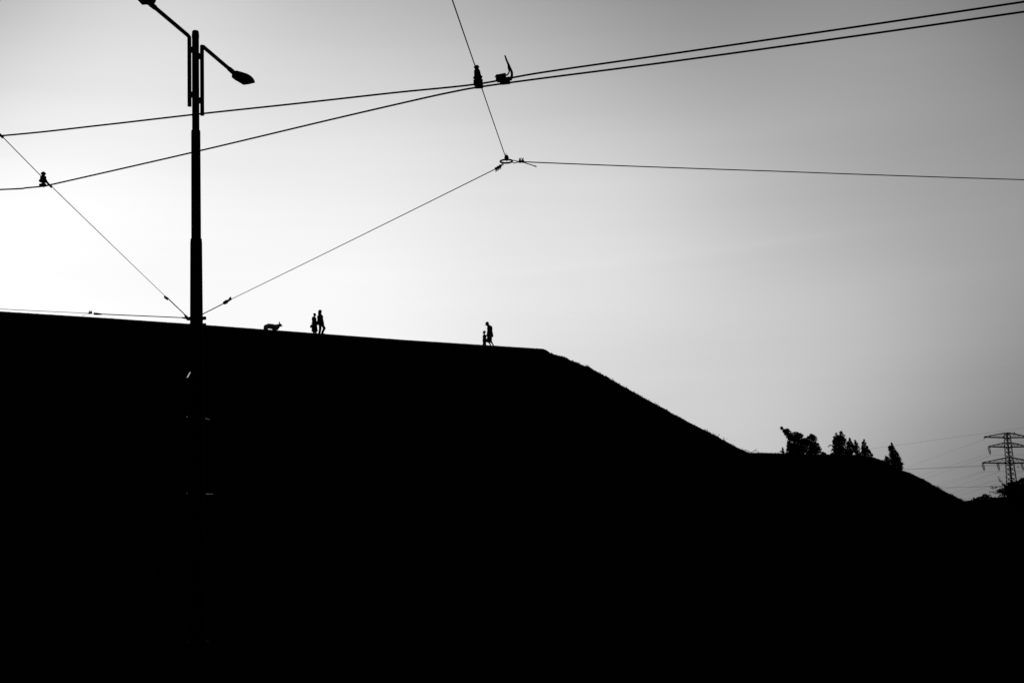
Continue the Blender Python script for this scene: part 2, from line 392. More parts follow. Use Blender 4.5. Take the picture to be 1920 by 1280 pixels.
plant('poplar_tree', 'slim poplar between the stout poplar and the gap in the row', 'tree', z1(1150, 502), 148.4,
      lob([(1120, 320, 11, 18, 0), (1128, 362, 28, 34, 0), (1142, 425, 44, 60, -.1), (1160, 470, 38, 36, 0), (1150, 490, 50, 16, 0)]), .15, .9, 6, TG, zt([[(1122, 330), (1118, 304)], [(1150, 350), (1152, 338)]]), holes=.05, out=.13)
plant('poplar_tree', 'narrow pointed poplar just right of the small gap in the row', 'tree', z1(1262, 515), 150.0,
      lob([(1236, 312, 10, 24, 0), (1238, 352, 34, 30, 0), (1245, 410, 46, 50, 0), (1262, 460, 54, 54, 0), (1330, 500, 24, 20, 0), (1225, 470, 30, 36, 0), (1318, 476, 16, 12, 0)]), .15, 1, 7, TG, zt([[(1238, 330), (1234, 288)]]), out=.12)
plant('poplar_tree', 'lone cone-shaped poplar set apart, nearest the pylon', 'tree', z1(1620, 660), 151.9,
      lob([(1592, 358, 14, 22, 0), (1583, 400, 42, 28, 0), (1600, 440, 50, 44, -.2), (1615, 500, 66, 60, -.3), (1640, 550, 80, 60, -.3), (1655, 610, 80, 60, -.5), (1620, 600, 90, 34, -.5), (1700, 660, 42, 36, -.5), (1530, 545, 26, 38, .4), (1530, 580, 50, 24, -.2)]), .15, 1, 8, TG,
      zt([[(1592, 370), (1588, 338)], [(1560, 400), (1545, 384)], [(1530, 540), (1525, 512)]]), out=.11)
plant('bush', 'flat creeping bush on the slope below the narrow pointed poplar', 'bush', z1(1440, 572), 151.3,
      lob([(1420, 566, 40, 12, -.3), (1465, 576, 30, 14, -.3)]), .12, 1, 9)
def z2(x, y): return 1680+x/7.111, 780+y/7.111
def lob2(L_): return [(*z2(x, y), rx/7.111, ry/7.111, a) for x, y, rx, ry, a in L_]
def zt2(T): return [[z2(x, y) for x, y in t] for t in T]
plant('bush', 'low straggly bush at the foot of the slope below the pylon', 'bush', z2(1100, 1200), 120.0,
      lob2([(965, 1160, 30, 22, 0), (1040, 1125, 40, 34, 0), (1000, 1150, 80, 24, 0), (1100, 1110, 60, 26, .3), (1030, 1105, 18, 22, 0), (1120, 1120, 60, 50, .3), (1200, 1090, 70, 60, .2), (1150, 1180, 220, 50, 0), (1330, 1140, 110, 60, 0)]), .12, 1.3, 10, None,
      zt2([[(1050, 1140), (1030, 1085)], [(1010, 1140), (985, 1120)], [(1170, 1090), (1160, 1042), (1150, 1050)], [(1200, 1080), (1270, 1040)], [(1130, 1090), (1120, 1075)]]), .012, holes=.12, out=.14, ground=True)
plant('leafy_tree', 'large dark tree with airy twigs in front of the pylon foot', 'tree', z2(1620, 1230), 112.0,
      lob2([(1560, 970, 110, 95, 0), (1540, 900, 60, 36, 0), (1500, 940, 50, 50, 0), (1500, 1010, 70, 80, 0), (1640, 900, 60, 40, 0), (1690, 860, 60, 36, 0), (1560, 920, 70, 44, 0), (1400, 1120, 170, 46, 0), (1600, 1080, 220, 130, 0), (1800, 950, 160, 140, 0), (1850, 1100, 260, 150, 0), (1440, 900, 30, 22, 0), (1400, 990, 60, 26, .1), (1760, 830, 60, 24, 0)]), .13, 1.35, 11, None,
      zt2([[(1500, 960), (1400, 870), (1356, 805)], [(1400, 870), (1378, 850), (1362, 872)], [(1450, 930), (1340, 945), (1245, 930)], [(1340, 945), (1300, 960), (1262, 945)], [(1340, 945), (1328, 930)],
          [(1440, 1010), (1350, 1020), (1240, 1000)], [(1350, 1020), (1310, 1030)], [(1600, 930), (1560, 870)], [(1600, 900), (1600, 866)], [(1650, 880), (1640, 855)], [(1380, 1020), (1372, 990)]]), .014, holes=.10, out=.13, ground=True)
# bowed dry branch and a few dry stalks on the ridge
Yb = 124.0
def z4(x, y): return 1320+x/12, 800+y/12
root = thing('dry_branch', 'forked dry branch bowed like a shallow V on the low ridge', 'branch', P(*z4(1070, 590), Yb))
mb = MB()
for pl, r in (([(905, 530), (925, 507), (990, 540), (1065, 568)], .022), ([(1065, 568), (1130, 540), (1165, 510), (1190, 505)], .026), ([(1190, 505), (1212, 530), (1225, 575)], .009),
              ([(918, 515), (950, 560), (1010, 566)], .010), ([(1160, 515), (1172, 540), (1150, 575)], .013), ([(940, 525), (1000, 560), (1060, 585)], .010), ([(1065, 568), (1060, 600)], .03), ([(1130, 545), (1110, 560), (1100, 590)], .012), ([(1215, 560), (1240, 572)], .007)):
    mb.tube([P(*z4(x, y), Yb) for x, y in pl], r, 6)
part(mb, 'stem', MT['bark'], root)
for pl, lab in (([(318, 235), (330, 195), (345, 160)], 'upright dry stalk, left of the two on the steep slope'), ([(440, 300), (446, 268), (445, 235)], 'short dry stalk with a feathery tip, right of its twin on the slope')):
    q = [P(*z4(x, y), 118.3) for x, y in pl]; root = thing('dry_stalk', lab, 'plant stalk', q[0], 'dry stalks on the slope')
    mb = MB(); mb.tube(q, [.012, .012, .02], 6)
    for k in range(14):
        t = random.random(); c = q[1].lerp(q[2], t); mb.leaf(c+Vector((random.gauss(0, .02), 0, 0)), .06, .03, Vector((random.gauss(0, 1), random.gauss(0, 1), 1)), Vector((0, 1, .1)))
    part(mb, 'stem', MT['foliage'], root)
q = [P(*z4(470, 305), 119), P(*z4(500, 285), 119), P(*z4(535, 262), 119)]
root = thing('dry_stalk', 'leaning dry stalk pointing down the slope to the right', 'plant stalk', q[0], 'dry stalks on the slope')
mb = MB(); mb.tube(q, [.01, .01, .016], 6); part(mb, 'stem', MT['foliage'], root)
q = [P(*z2(562, 945), 156), P(*z2(565, 925), 156)]
root = thing('dry_stalk', 'tiny stalk on the far slope below the power lines', 'plant stalk', q[0]-Vector((0, 0, .1)), 'dry stalks on the slope')
mb = MB(); mb.tube([q[0]-Vector((0, 0, .1))]+q, [.02, .03, .05], 6); part(mb, 'stem', MT['foliage'], root)

# ------------------------------------------------------------------ lamp and tram pole
YP = 25.0
def zh(px, py, Y=YP): return P(px, py, Y).z
pc = P(368.0, 500, YP); base = Vector((pc.x, YP, 0)); pcx = pc.x
post = thing('lamp_post', 'tall black stepped steel pole with two lamp arms carrying tram span wires', 'lamp post', base)
s = YP/FPX
def zpt(py): return zh(367, py)
prof = [(-.2, .145), (.0, .145), (zpt(640), .122), (zpt(456), .112), (zpt(448), .106), (zpt(447), .092), (zpt(248), .088), (zpt(245), .084), (zpt(244), .070), (zpt(72), .067)]
mb = MB(); prev = None
for z, r in prof:
    q = mb.ring(Vector((pcx, YP, z)), Vector((1, 0, 0)), Vector((0, 1, 0)), r, 32)
    if prev is not None:
        for j in range(32): mb.f.append((prev+j, prev+(j+1) % 32, q+(j+1) % 32, q+j))
    prev = q
part(mb, 'pole', MT['paint'], post, True)
mb = MB(); mb.tube_prof(Vector((pcx, YP, zpt(72))), Vector((pcx, YP, zpt(57.5))), [(0, .071), (.15, .072), (.5, .071), (.51, .068), (.8, .066), (.93, .056), (1, .03)], 24); part(mb, 'pole_cap', MT['paint'], post, True)
mb = MB(); mb.tube_prof(Vector((pcx, YP, 0.0)), Vector((pcx, YP, .08)), [(0, .24), (.6, .24), (1, .2)], 24); part(mb, 'base_collar', MT['paint'], post, True)
HZ = P(378.9, 86, YP).z+.02
# arms: clamped upright tube, then a straight arm; the left one reaches towards the street, the right one away
def arm(xp, ytop, ybot, tip, ytube_conn, sign, ws=1.0):
    x = P(xp, 150, YP).x; zt_ = P(xp, ytop, YP).z; zb = P(xp, ybot, YP).z
    top = Vector((x, YP, zt_)); e = PZ(tip[0], tip[1], zt_+.02)
    m = MB(); r = .039
    pl = [Vector((x, YP, zb)), Vector((x, YP, zt_-.06)), top+Vector((0, 0, -.015)), top+(e-top)*.04, e]
    m.tube(pl, r, 16); a = part(m, 'lamp_arm', MT['paint'], post, True)
    for yc in ytube_conn:
        zc = (P(xp, yc[0], YP).z+P(xp, yc[1], YP).z)/2
        m = MB(); m.box(Vector(((x+pcx)/2, YP, zc)), abs(x-pcx), .07, .105); part(m, 'clamp', MT['paint'], post)
    # head
    d = (e-top).normalized(); side = d.cross(Vector((0, 0, 1))).normalized(); upv = side.cross(d)
    HEADPLAN = [(435, 139.5), (434.5, 146), (440, 150.5), (456.5, 160.5), (466, 159.5), (478, 156.5), (474.5, 151.5), (466, 146.5), (454, 142.5), (442, 139)]
    er = PZ(434, 133, HZ); drx = (er-Vector((P(378.9, 150, YP).x, YP, HZ))); drx.z = 0; drx.normalize(); srx = drx.cross(Vector((0, 0, 1)))
    loc_ = [((PZ(x, y, HZ-.035)-er).dot(drx), (PZ(x, y, HZ-.035)-er).dot(srx)) for x, y in HEADPLAN]
    mt_ = sum(t for t, s_ in loc_)/len(loc_); ms_ = sum(s_ for t, s_ in loc_)/len(loc_)
    if sign < 0:
        c_l = [(281, 11), (274, 9.3), (266.5, 10), (256, -1), (247, -12), (245, -24), (262, -27), (282, -17), (291.5, -4), (292.5, 3), (290, 7), (286, 8)]
        loc_ = [((PZ(x, y, e.z-.035)-e).dot(d), (PZ(x, y, e.z-.035)-e).dot(side)) for x, y in c_l]
        mt_ = sum(t for t, s_ in loc_)/len(loc_); ms_ = sum(s_ for t, s_ in loc_)/len(loc_)
    m = MB(); nP = len(loc_); levels = [(-.035, 1.0), (0, 1.0), (.03, .95), (.06, .78), (.078, .5), (.085, .2)]; prev = None
    for dz, k in levels:
        q = len(m.v)
        for t, s_ in loc_:
            m.v.append(e+d*(mt_*(.9+.1*k)+(t-mt_)*k)+side*ws*(ms_+(s_-ms_)*k)+Vector((0, 0, dz)))
        if prev is not None:
            for j in range(nP): m.f.append((prev+j, prev+(j+1) % nP, q+(j+1) % nP, q+j))
        else: m.f.append(tuple(q+j for j in range(nP)))
        prev = q
    m.f.append(tuple(prev+j for j in range(nP)))
    m.tube([e-d*.12, e+d*.04, e+d*.14], [.048, .052, .045], 14)
    hd = part(m, 'lamp_head', MT['lamp'], post, False)
    m = MB(); m.prism([e+d*(mt_+(t-mt_)*.7)+side*(ms_+(s_-ms_)*.7)-Vector((0, 0, .045)) for t, s_ in loc_], Vector((0, 0, .018)))
    off = post.location; m.v = [v-off for v in m.v]; gl = m.build('lens', MT['lens'], None); gl.parent = hd
arm(355.2, 69, 199.5, (285, 10), ((88, 100), (172, 184)), -1)
arm(378.9, 86, 216.5, (434, 133), ((100, 111), (183, 194)), 1)
# collars that hold the span wires
zc = 6.03
colz = (P(367, 597, YP).z, P(367, 609, YP).z)
for z, hh in ((colz[0], .058), (colz[1], .045)):
    m = MB(); m.tube_prof(Vector((pcx, YP, z-hh/2)), Vector((pcx, YP, z+hh/2)), [(0, .132), (1, .132)], 24)
    for sg in (-1, 1): m.box(Vector((pcx+sg*.15, YP, z)), .06, .05, hh*1.0)
    m.ellipsoid(Vector((pcx+.168, YP, z)), (.022, .025, .028)) if z == colz[0] else None
    part(m, 'collar', MT['paint'], post)
# band brackets lower down, with metal plates added and tilted to give glints
for yc, ln in ((783.5, .09), (925.0, .13)):
    z = P(370, yc, YP).z
    m = MB(); m.tube_prof(Vector((pcx, YP, z-.02)), Vector((pcx, YP, z+.02)), [(0, .1305), (1, .1305)], 28)
    bk = part(m, 'band', MT['paint'], post)
def plate(name, corners, n, Y, m_, th=.004):           # small metal plate, its normal chosen to mirror bright sky as a glint
    n = Vector(n).normalized(); cx_ = sum(c[0] for c in corners)/len(corners); cy_ = sum(c[1] for c in corners)/len(corners); c0 = P(cx_, cy_, Y); q = []
    for x, y in corners:
        v = ray(x, y); q.append(EYE + v*((c0-EYE).dot(n)/v.dot(n)))
    mm = MB(); mm.prism([p - n*th*.5 for p in q], n*th); part(mm, name, m_, post)
NT = (-.87, -.405, .28)
plate('glint_tab', [(384.8, 783.6), (385.0, 785.0), (393.2, 786.6), (393.4, 785.2)], (.918, -.19, .346), YP-.16, MT['steel'])
plate('glint_tab', [(385.8, 924.4), (385.8, 926.4), (399.6, 926.2), (399.6, 925.2)], (.918, -.19, .346), YP-.16, MT['steel'])
plate('glint_tab', [(349.8, 780.4), (349.8, 781.8), (351.8, 781.8), (351.8, 780.4)], (-.80, -.47, .36), YP-.16, MT['steel'])
plate('glint_tab', [(349.8, 923.4), (349.8, 924.9), (351.8, 924.9), (351.8, 923.4)], (-.80, -.47, .36), YP-.16, MT['steel'])
plate('glint_plate', [(350.0, 707.2), (351.3, 708.3), (352.6, 706.8), (357.4, 698.0), (356.6, 697.0), (355.6, 697.6)], NT, YP-.03, MT['shiny'])  # slanted white glint, made as a polished plate that mirrors the sky
for a_, b_ in (((351.2, 708), (360, 711)), ((356.8, 697.5), (362, 697))):
    m = MB(); m.tube([P(*a_, YP-.02), P(*b_, YP-.02)], .01, 8); part(m, 'bracket', MT['paint'], post, True)

# ------------------------------------------------------------------ overhead wires
def wire(mb, ctrl, r, seg=10, sag=0.0, k=8):
    pl = []
    for (a, b) in zip(ctrl, ctrl[1:]):
        for i in range(seg):
            t = i/seg; q = a.lerp(b, t); q.z -= sag*4*t*(1-t); pl.append(q)
    pl.append(ctrl[-1]); mb.tube(pl, r, k); return pl
def spline(pts, n=12):
    out = []
    for i in range(len(pts)-1):
        p0 = pts[max(0, i-1)]; p1 = pts[i]; p2 = pts[i+1]; p3 = pts[min(len(pts)-1, i+2)]
        for k in range(n):
            t = k/n; out.append(.5*((2*p1)+(p2-p0)*t+(2*p0-5*p1+4*p2-p3)*t*t+(3*p1-p0-3*p2+p3)*t**3))
    out.append(pts[-1]); return out
CG = 'grooved tram contact wires'
A = [P(-330, 280, 14.4), P(5, 254.5, 13.4), P(185, 235.5, 13.0), P(368, 214.5, 12.6), P(560, 194, 12.2), P(740, 174, 11.95), P(893, 158.2, 11.8), P(1010, 137.2, 11.5), P(1250, 102.5, 11.0), P(1600, 51.5, 10.4), P(1925, 3.0, 9.9), P(2400, -68, 9.3)]
m = MB(); m.tube(spline(A, 6), .0085, 10); o = m.build('contact_wire', MT['wire'], origin=A[0]); tag(o, 'upper of the two thick contact wires converging under the hanging insulator', 'overhead wire', CG)
B = [P(-330, 367, 15.6), P(0, 355.5, 14.9), P(50, 352.2, 14.8), P(84, 348.8, 14.7), P(104, 344.5, 14.6), P(367, 284.5, 13.8), P(620, 224.5, 12.9), P(780, 187.5, 12.2), P(850, 172.3, 11.9), P(899, 163.4, 11.8), P(1010, 148, 11.5), P(1250, 117, 11.0), P(1600, 68.5, 10.4), P(1925, 21.7, 9.9), P(2400, -47, 9.3)]
m = MB(); m.tube(spline(B, 6), .0085, 10); o = m.build('contact_wire', MT['wire'], origin=B[0]); tag(o, 'lower thick contact wire that dips left to the small lone insulator', 'overhead wire', CG)

SG = 'steel span wires of the tram line'
def span(name, label, cat=None): return thing(name, label, 'span wire', (0, 0, 0), SG)
def grip(m, c, d, n, up=1, sz=.03):                     # wire-rope grips: saddle and U-bolt legs
    d = d.normalized()
    for i in range(n):
        q = c+d*(i-(n-1)/2)*sz*.95
        m.ellipsoid(q, (sz*.68, sz*.5, sz*.55), 6, 8)
        for e in (-.2, .2): m.tube([q+d*sz*e, q+d*sz*e*1.2+Vector((0, 0, up*sz*1.35))], sz*.16, 6)
        m.box(q+Vector((0, 0, up*sz*.6)), sz*.7, sz*.7, sz*.35)
rgp = MT['rope']
ringc = P(949.4, 302.6, 15.3)
pl_l = Vector((pcx-.165, YP, colz[0])); pl_r = Vector((pcx+.12, YP, colz[0]+.08))
# from the ring to the right
t = thing('span_wire', 'steel span wire running level from the ring to the right edge', 'span wire', ringc+Vector((.08, 0, 0)), SG)
m = MB(); e0 = P(962, 302.5, 15.3); wire(m, [P(974, 303.3, 15.4), P(1450, 321, 16.4), P(1925, 337.2, 17.4), P(2300, 349, 18.2)], .0068, 12, .004); part(m, 'rope', rgp, t)
m = MB(); m.tube([P(961, 301.0, 15.3), P(964.5, 301.0, 15.3), P(972, 303.3, 15.35)], .0055, 6); m.tube([P(961, 305.5, 15.3), P(966, 305.8, 15.3), P(973, 303.4, 15.35), P(982, 304.8, 15.35), P(1002, 311.2, 15.3)], .0055, 6); m.tube([P(1001, 310.7, 15.3), P(1006, 312.8, 15.3)], .007, 6); part(m, 'loop', rgp, t)
m = MB(); grip(m, P(977.5, 303, 15.35), Vector((1, 0, 0)), 2, 1, .033); part(m, 'wire_grip', MT['rubber'], t)
# from the ring down left to the pole
t = thing('span_wire', 'steel span wire slanting from the ring down to the pole', 'span wire', pl_r, SG)
m = MB(); a0 = P(937, 313, 15.4); b0 = P(428, 563.5, 23.5); wire(m, [b0, a0], .0058, 16, .006); part(m, 'rope', rgp, t)
m = MB(); m.tube([P(945, 305.5, 15.3), P(941, 308, 15.3), P(936, 312, 15.35)], .0055, 6); m.tube([P(943, 307, 15.3), P(944, 309, 15.3), P(937, 312, 15.35)], .0055, 6); part(m, 'loop', rgp, t)
m = MB(); grip(m, P(934.2, 313.6, 15.4), P(938, 311, 15.4)-P(930, 316, 15.4), 3, -1, .030); part(m, 'wire_grip', MT['rubber'], t)
m = MB(); m.tube([pl_r, P(420, 568.5, 23.65)], .0095, 8); m.tube_prof(P(419, 568.8, 23.65), P(430, 562.4, 23.45), [(0, .012), (.15, .03), (.5, .035), (.6, .025), (1, .02)], 10); part(m, 'tie_rod', MT['rubber'], t, True)
m = MB(); grip(m, P(431.5, 561.5, 23.4), P(440, 557, 23.3)-P(430, 562, 23.4), 2, 1, .033); part(m, 'wire_grip', MT['rubber'], t)
# from the ring up through the insulator
t = thing('span_wire', 'steel span wire from the ring up past the hanging insulator', 'span wire', ringc, SG)
m = MB(); wire(m, [P(948.5, 296, 15.2), P(903, 164.5, 11.85), P(891.5, 126, 11.75), P(848, 0, 9.3), P(830, -60, 8.5)], .0050, 8, .002); part(m, 'rope', rgp, t)
m = MB(); m.tube_prof(P(949.5, 291.5, 15.25), P(950, 299.5, 15.3), [(0, .008), (.1, .02), (.45, .027), (.75, .025), (1, .022)], 10); m.tube([P(948, 292, 15.25), P(949, 287.2, 15.25)], .004, 6); m.tube([P(949.5, 299, 15.3), P(950.6, 302.8, 15.3)], .006, 6); part(m, 'thimble', MT['rubber'], t, True)
# pole to upper left
t = thing('span_wire', 'steel span wire climbing from the pole to the upper left', 'span wire', pl_l, SG)
m = MB(); wire(m, [P(309, 554.5, 22.9), P(97.5, 350.5, 14.72), P(6.5, 258.5, 13.38), P(-120, 135, 11.6)], .0045, 12, .002); part(m, 'rope', rgp, t)
m = MB(); m.tube([P(315, 559.5, 23), P(349, 592, YP)], .0095, 8); m.tube([P(346, 589.5, YP-.1), P(350, 595, YP), pl_l], [.012, .03, .03], 8); part(m, 'tie_rod', MT['rubber'], t, True)
m = MB(); grip(m, P(311.5, 557.4, 22.95), P(316, 560, 23)-P(308, 555, 23), 3, -1, .029); part(m, 'wire_grip', MT['rubber'], t)
# pole to far left
t = thing('span_wire', 'nearly level span wire from the pole to the left edge, just above the ridge', 'span wire', pl_l, SG)
m = MB(); wire(m, [P(169, 587.3, 23.9), P(0, 579.2, 22.9), P(-300, 565, 21.4)], .0052, 8, .002); part(m, 'rope', rgp, t)
m = MB(); m.tube([P(169, 588, 23.9), P(163, 589.2, 23.9), P(153, 591.5, 23.9)], .0032, 6); part(m, 'loop', rgp, t)
m = MB(); grip(m, P(169.5, 587.0, 23.9), Vector((1, 0, 0)), 2, 1, .033); part(m, 'wire_grip', MT['rubber'], t)
m = MB(); m.tube_prof(P(175.5, 587.9, 23.95), P(191, 589, 24), [(0, .018), (.03, .022), (.5, .02), (1, .012)], 10); m.tube([P(188, 588.7, 24), P(342, 595.4, YP)], .0092, 8); m.tube([P(341, 595.4, YP), P(350, 596.3, YP), pl_l], [.012, .02, .03], 8); part(m, 'tie_rod', MT['rubber'], t, True)

# ring
m = MB(); m.torus(ringc, .071, .0110); o = m.build('steel_ring', MT['rubber'], origin=ringc); tag(o, 'small steel ring where three span wires meet', 'ring')

# hanging insulator holding both contact wires
IG = 'insulated hangers holding the contact wires'
def z3(x, y): return 830+x/10.667, 80+y/10.667
Yh = 11.78; u = Yh/FPX/10.667
t = thing('insulated_hanger', 'stout ribbed insulator gripping both contact wires where they meet', 'insulator', P(*z3(675, 455), Yh), IG)
a0 = P(*z3(672, 455), Yh); a1 = P(*z3(728, 895), Yh); H = 440
pr = [(455, 18), (462, 34), (485, 52), (503, 52), (515, 36), (530, 36), (550, 50), (575, 60), (620, 62), (650, 66), (680, 74), (690, 90), (705, 90), (712, 70), (735, 72), (748, 78), (762, 92), (772, 90), (782, 78), (800, 84)]
m = MB(); m.tube_prof(a0, a1, [((y-455)/H, r*u*1.1) for y, r in pr], 20); part(m, 'insulator', MT['rubber'], t, True)
m = MB(); poly = [z3(618, 775), z3(645, 755), z3(780, 760), z3(800, 790), z3(812, 870), z3(800, 893), z3(650, 897), z3(640, 850), z3(618, 830)]
m.prism([P(x, y, Yh) for x, y in poly], (0, .075, 0)); part(m, 'wire_clamp', MT['rubber'], t)

# wire clamp with an upright curved horn
t = thing('wire_clamp', 'block clamp with a tall curved horn, right of the stout insulator', 'wire clamp', P(*z3(1160, 700), 11.62))
Yk = 11.62; uk = Yk/FPX/10.667
m = MB(); m.prism([P(*z3(x, y), Yk) for x, y in [(1060, 665), (1255, 630), (1268, 650), (1268, 712), (1380, 700), (1375, 735), (1350, 745), (1350, 812), (1200, 826), (1143, 828), (1140, 775), (1105, 782), (1062, 748)]], (0, .06, 0))
m.tube([P(*z3(1042, 683), Yk), P(*z3(1075, 678), Yk)], 14*uk, 10); part(m, 'clamp_body', MT['rubber'], t)
m = MB(); hp = [(1246, 260), (1262, 310), (1290, 380), (1318, 440), (1343, 500), (1370, 560), (1384, 610), (1384, 660), (1372, 715), (1358, 745)]
m.tube(spline([P(*z3(x, y), Yk) for x, y in hp], 3), [(.0068+.0052*min(1, i/18)) for i in range(28)], 10)
m.tube(spline([P(*z3(x, y), Yk) for x, y in [(1262, 330), (1300, 420), (1322, 500), (1332, 560), (1325, 600), (1300, 640), (1262, 660)]], 3), 15*uk, 10)
m.prism([P(*z3(x, y), Yk) for x, y in [(1290, 400), (1320, 430), (1352, 500), (1380, 570), (1375, 590), (1352, 565), (1322, 590), (1300, 510)]], (0, .012, 0))
part(m, 'horn', MT['rubber'], t)

# lone hanger at the left and its twin at the edge
def z5(x, y): return x/8.533, 220+y/8.533
Y5 = 14.72; u5 = Y5/FPX/8.533
hb = P(*z5(695, 875), Y5)
t1 = thing('insulated_hanger', 'small lone insulator riding the slack lower contact wire at far left', 'insulator', hb, IG)
m = MB(); m.tube_prof(P(*z5(695, 872), Y5), P(*z5(688, 1068), Y5), [((y-872)/196, r*u5*1.12) for y, r in [(872, 10), (880, 26), (900, 38), (910, 38), (920, 22), (932, 24), (950, 44), (990, 46), (1010, 58), (1025, 62), (1038, 50), (1046, 18), (1068, 20)]], 18); part(m, 'insulator', MT['rubber'], t1, True)
m = MB(); m.prism([P(*z5(x, y), Y5) for x, y in [(630, 1075), (662, 1066), (725, 1058), (748, 1085), (740, 1098), (638, 1110)]], (0, .04, 0)); part(m, 'wire_clamp', MT['rubber'], t1)
m = MB(); m.tube([P(*z5(715, 975), Y5), P(*z5(735, 1020), Y5), P(*z5(775, 1068), Y5), P(*z5(828, 1118), Y5)], [15*u5, 18*u5, 19*u5, 20*u5], 10); part(m, 'strap', MT['rubber'], t1)
t2 = copy_tree(t1); tgt = P(*z5(48, 325), 13.38); cur = P(*z5(828, 1118), Y5)
t2.location = hb + (tgt-cur); t2['label'] = 'insulator cut off by the left edge, only its slanting strap in view'

# ------------------------------------------------------------------ pylon and its lines
YT = 560.0; PH = radians(30)
ax = P(1889.6, 830, YT); tb = Vector((ax.x, YT, 0))
dA = Vector((cos(PH), sin(PH), 0)); dB = Vector((-sin(PH), cos(PH), 0))
py = thing('electricity_pylon', 'tall lattice pylon with three pairs of cross-arms behind the dark tree', 'pylon', tb)
zt0 = P(1889, 811.0, YT).z; z_1 = P(1889, 820.2, YT).z; z_2u = P(1889, 829, YT).z; z_2 = P(1890, 837.8, YT).z; z_3u = P(1892, 857.5, YT).z; z_3 = P(1893, 867.8, YT).z
def hw(z):                      # half width of the body at a height
    if z >= z_3: return .86+(zt0-z)*.022
    h3 = .86+(zt0-z_3)*.022; return h3+(z_3-z)*.036
def corner(z, i):
    sx, sy = ((-1, -1), (1, -1), (1, 1), (-1, 1))[i % 4]; return tb+Vector((0, 0, z))+dA*hw(z)*sx+dB*hw(z)*sy
m = MB()
for i in range(4):
    m.tube([corner(0, i), corner(z_3, i)], .21, 6); m.tube([corner(z_3, i), corner(zt0, i)], .18, 6)
lv = [0]
while lv[-1] < z_3-1: lv.append(min(z_3, lv[-1]+hw(lv[-1])*1.55))
lv[-1] = z_3
n_ = 7; lv += [z_3+(zt0-z_3)*k/n_ for k in range(1, n_+1)]
for a_, b_ in zip(lv, lv[1:]):
    for i in range(4):
        m.tube([corner(a_, i), corner(b_, i+1)], .11, 5); m.tube([corner(a_, i+1), corner(b_, i)], .11, 5)
for z in (z_1, z_2u, z_2, z_3u, z_3, zt0):
    for i in range(4): m.tube([corner(z, i), corner(z, i+1)], .12, 5)
part(m, 'lattice_tower', MT['galv'], py)
def crossarm(zb, zu, L_):
    m = MB()
    for sg in (-1, 1):
        tip = tb+Vector((0, 0, zb+.1))+dA*sg*L_
        lo = [corner(zb, 1 if sg > 0 else 0), corner(zb, 2 if sg > 0 else 3)]; up_ = [corner(zu, 1 if sg > 0 else 0), corner(zu, 2 if sg > 0 else 3)]
        for q in lo: m.tube([q, tip], .22, 5)
        for q in up_: m.tube([q, tip+Vector((0, 0, .25))], .15, 5)
        K = 5
        for k in range(K):
            t0, t1_ = k/K, (k+1)/K
            for q, v in zip(lo, up_):
                m.tube([q.lerp(tip, t0), v.lerp(tip, min(.97, t0+.5/K))], .085, 4); m.tube([v.lerp(tip, min(.97, t0+.5/K)), q.lerp(tip, t1_)], .085, 4)
            m.tube([lo[0].lerp(tip, t0), lo[1].lerp(tip, t1_)], .085, 4); m.tube([lo[1].lerp(tip, t0), lo[0].lerp(tip, t1_)], .085, 4)
    part(m, 'crossarm', MT['galv'], py)
L1, L2, L3 = 14.0, 11.8, 16.3
crossarm(z_1, zt0, L1); crossarm(z_2, z_2u, L2); crossarm(z_3, z_3u, L3)
def ins(zb, x, h=3.15):
    top = tb+dA*x+Vector((0, 0, zb)); e = top+Vector((.35, 0, -h)); m = MB()
    for sg in (-.48, .48):
        a_ = top+dA*sg; b_ = e+Vector((sg*.5, 0, .45)); pr = [(0, .07)]
        for k in range(9): pr += [(.08+k*.1, .14), (.11+k*.1, .27), (.14+k*.1, .14)]
        pr.append((1, .05)); m.tube_prof(a_, b_, pr, 8); m.tube([b_, e], .09, 5)
    m.tube([top-dA*.5, top+dA*.5], .12, 5); m.tube([e+Vector((0, 0, .1)), e-Vector((0, 0, .25))], .1, 6); part(m, 'insulator', MT['glassins'], py); return e
E = {}
for x in (-L2, L2): E[('2', x)] = ins(z_2, x)
for x in (-L3, -L3*.45, L3*.45, L3): E[('3', x)] = ins(z_3, x)
for x in (-L1, L1):
    m = MB(); q = tb+dA*x+Vector((0, 0, z_1)); m.tube([q+Vector((0, 0, .2)), q-Vector((0, 0, .7))], .12, 6); part(m, 'wire_hanger', MT['galv'], py)

PG = 'high-voltage lines crossing behind the ridge'
def line(label, a_, b_, r=.033, Ya=YT, Yb_=850, ext=.6, ex0=0.0):
    p0 = P(*z2(*a_), Ya); p1 = P(*z2(*b_), Yb_)
    # a straight line in space; carried on behind the ridge
    far = p1+(p1-p0)*ext; st = p0-(p1-p0)*ex0
    m = MB(); n = 14; m.tube([st.lerp(far, i/n) for i in range(n+1)], r, 5); o = m.build('power_line', MT['line'], origin=st); tag(o, label, 'power line', PG)
line('earth wire passing just over the pylon top', (1707, 155), (0, 388), .030, 620, 560, .32, .6)
line('power line from the tip of the top left cross-arm', (1178, 306), (100, 700), .034)
line('faint power line ending beside the middle left insulator', (1440, 430), (300, 800), .034, 640, 860, .6, .25)
line('power line hung from the middle left insulator', (1250, 530), (380, 835), .040)
line('upper of the two nearly level lines crossing the gap', (1460, 640), (110, 706), .055, 640, 760, .5, .2)
line('lower of the two nearly level lines crossing the gap', (1460, 652), (110, 713), .050, 640, 760, .5, .2)
line('faint line starting just above the outer low insulator', (1480, 628), (530, 920), .036, 650, 860, .6, .25)
line('power line hung from the outer low left insulator', (1177, 740), (560, 945), .040)
line('power line hung from the inner low left insulator', (1378, 738), (650, 985), .040)
line('power line hung from the inner low right insulator', (1690, 738), (740, 1030), .040)
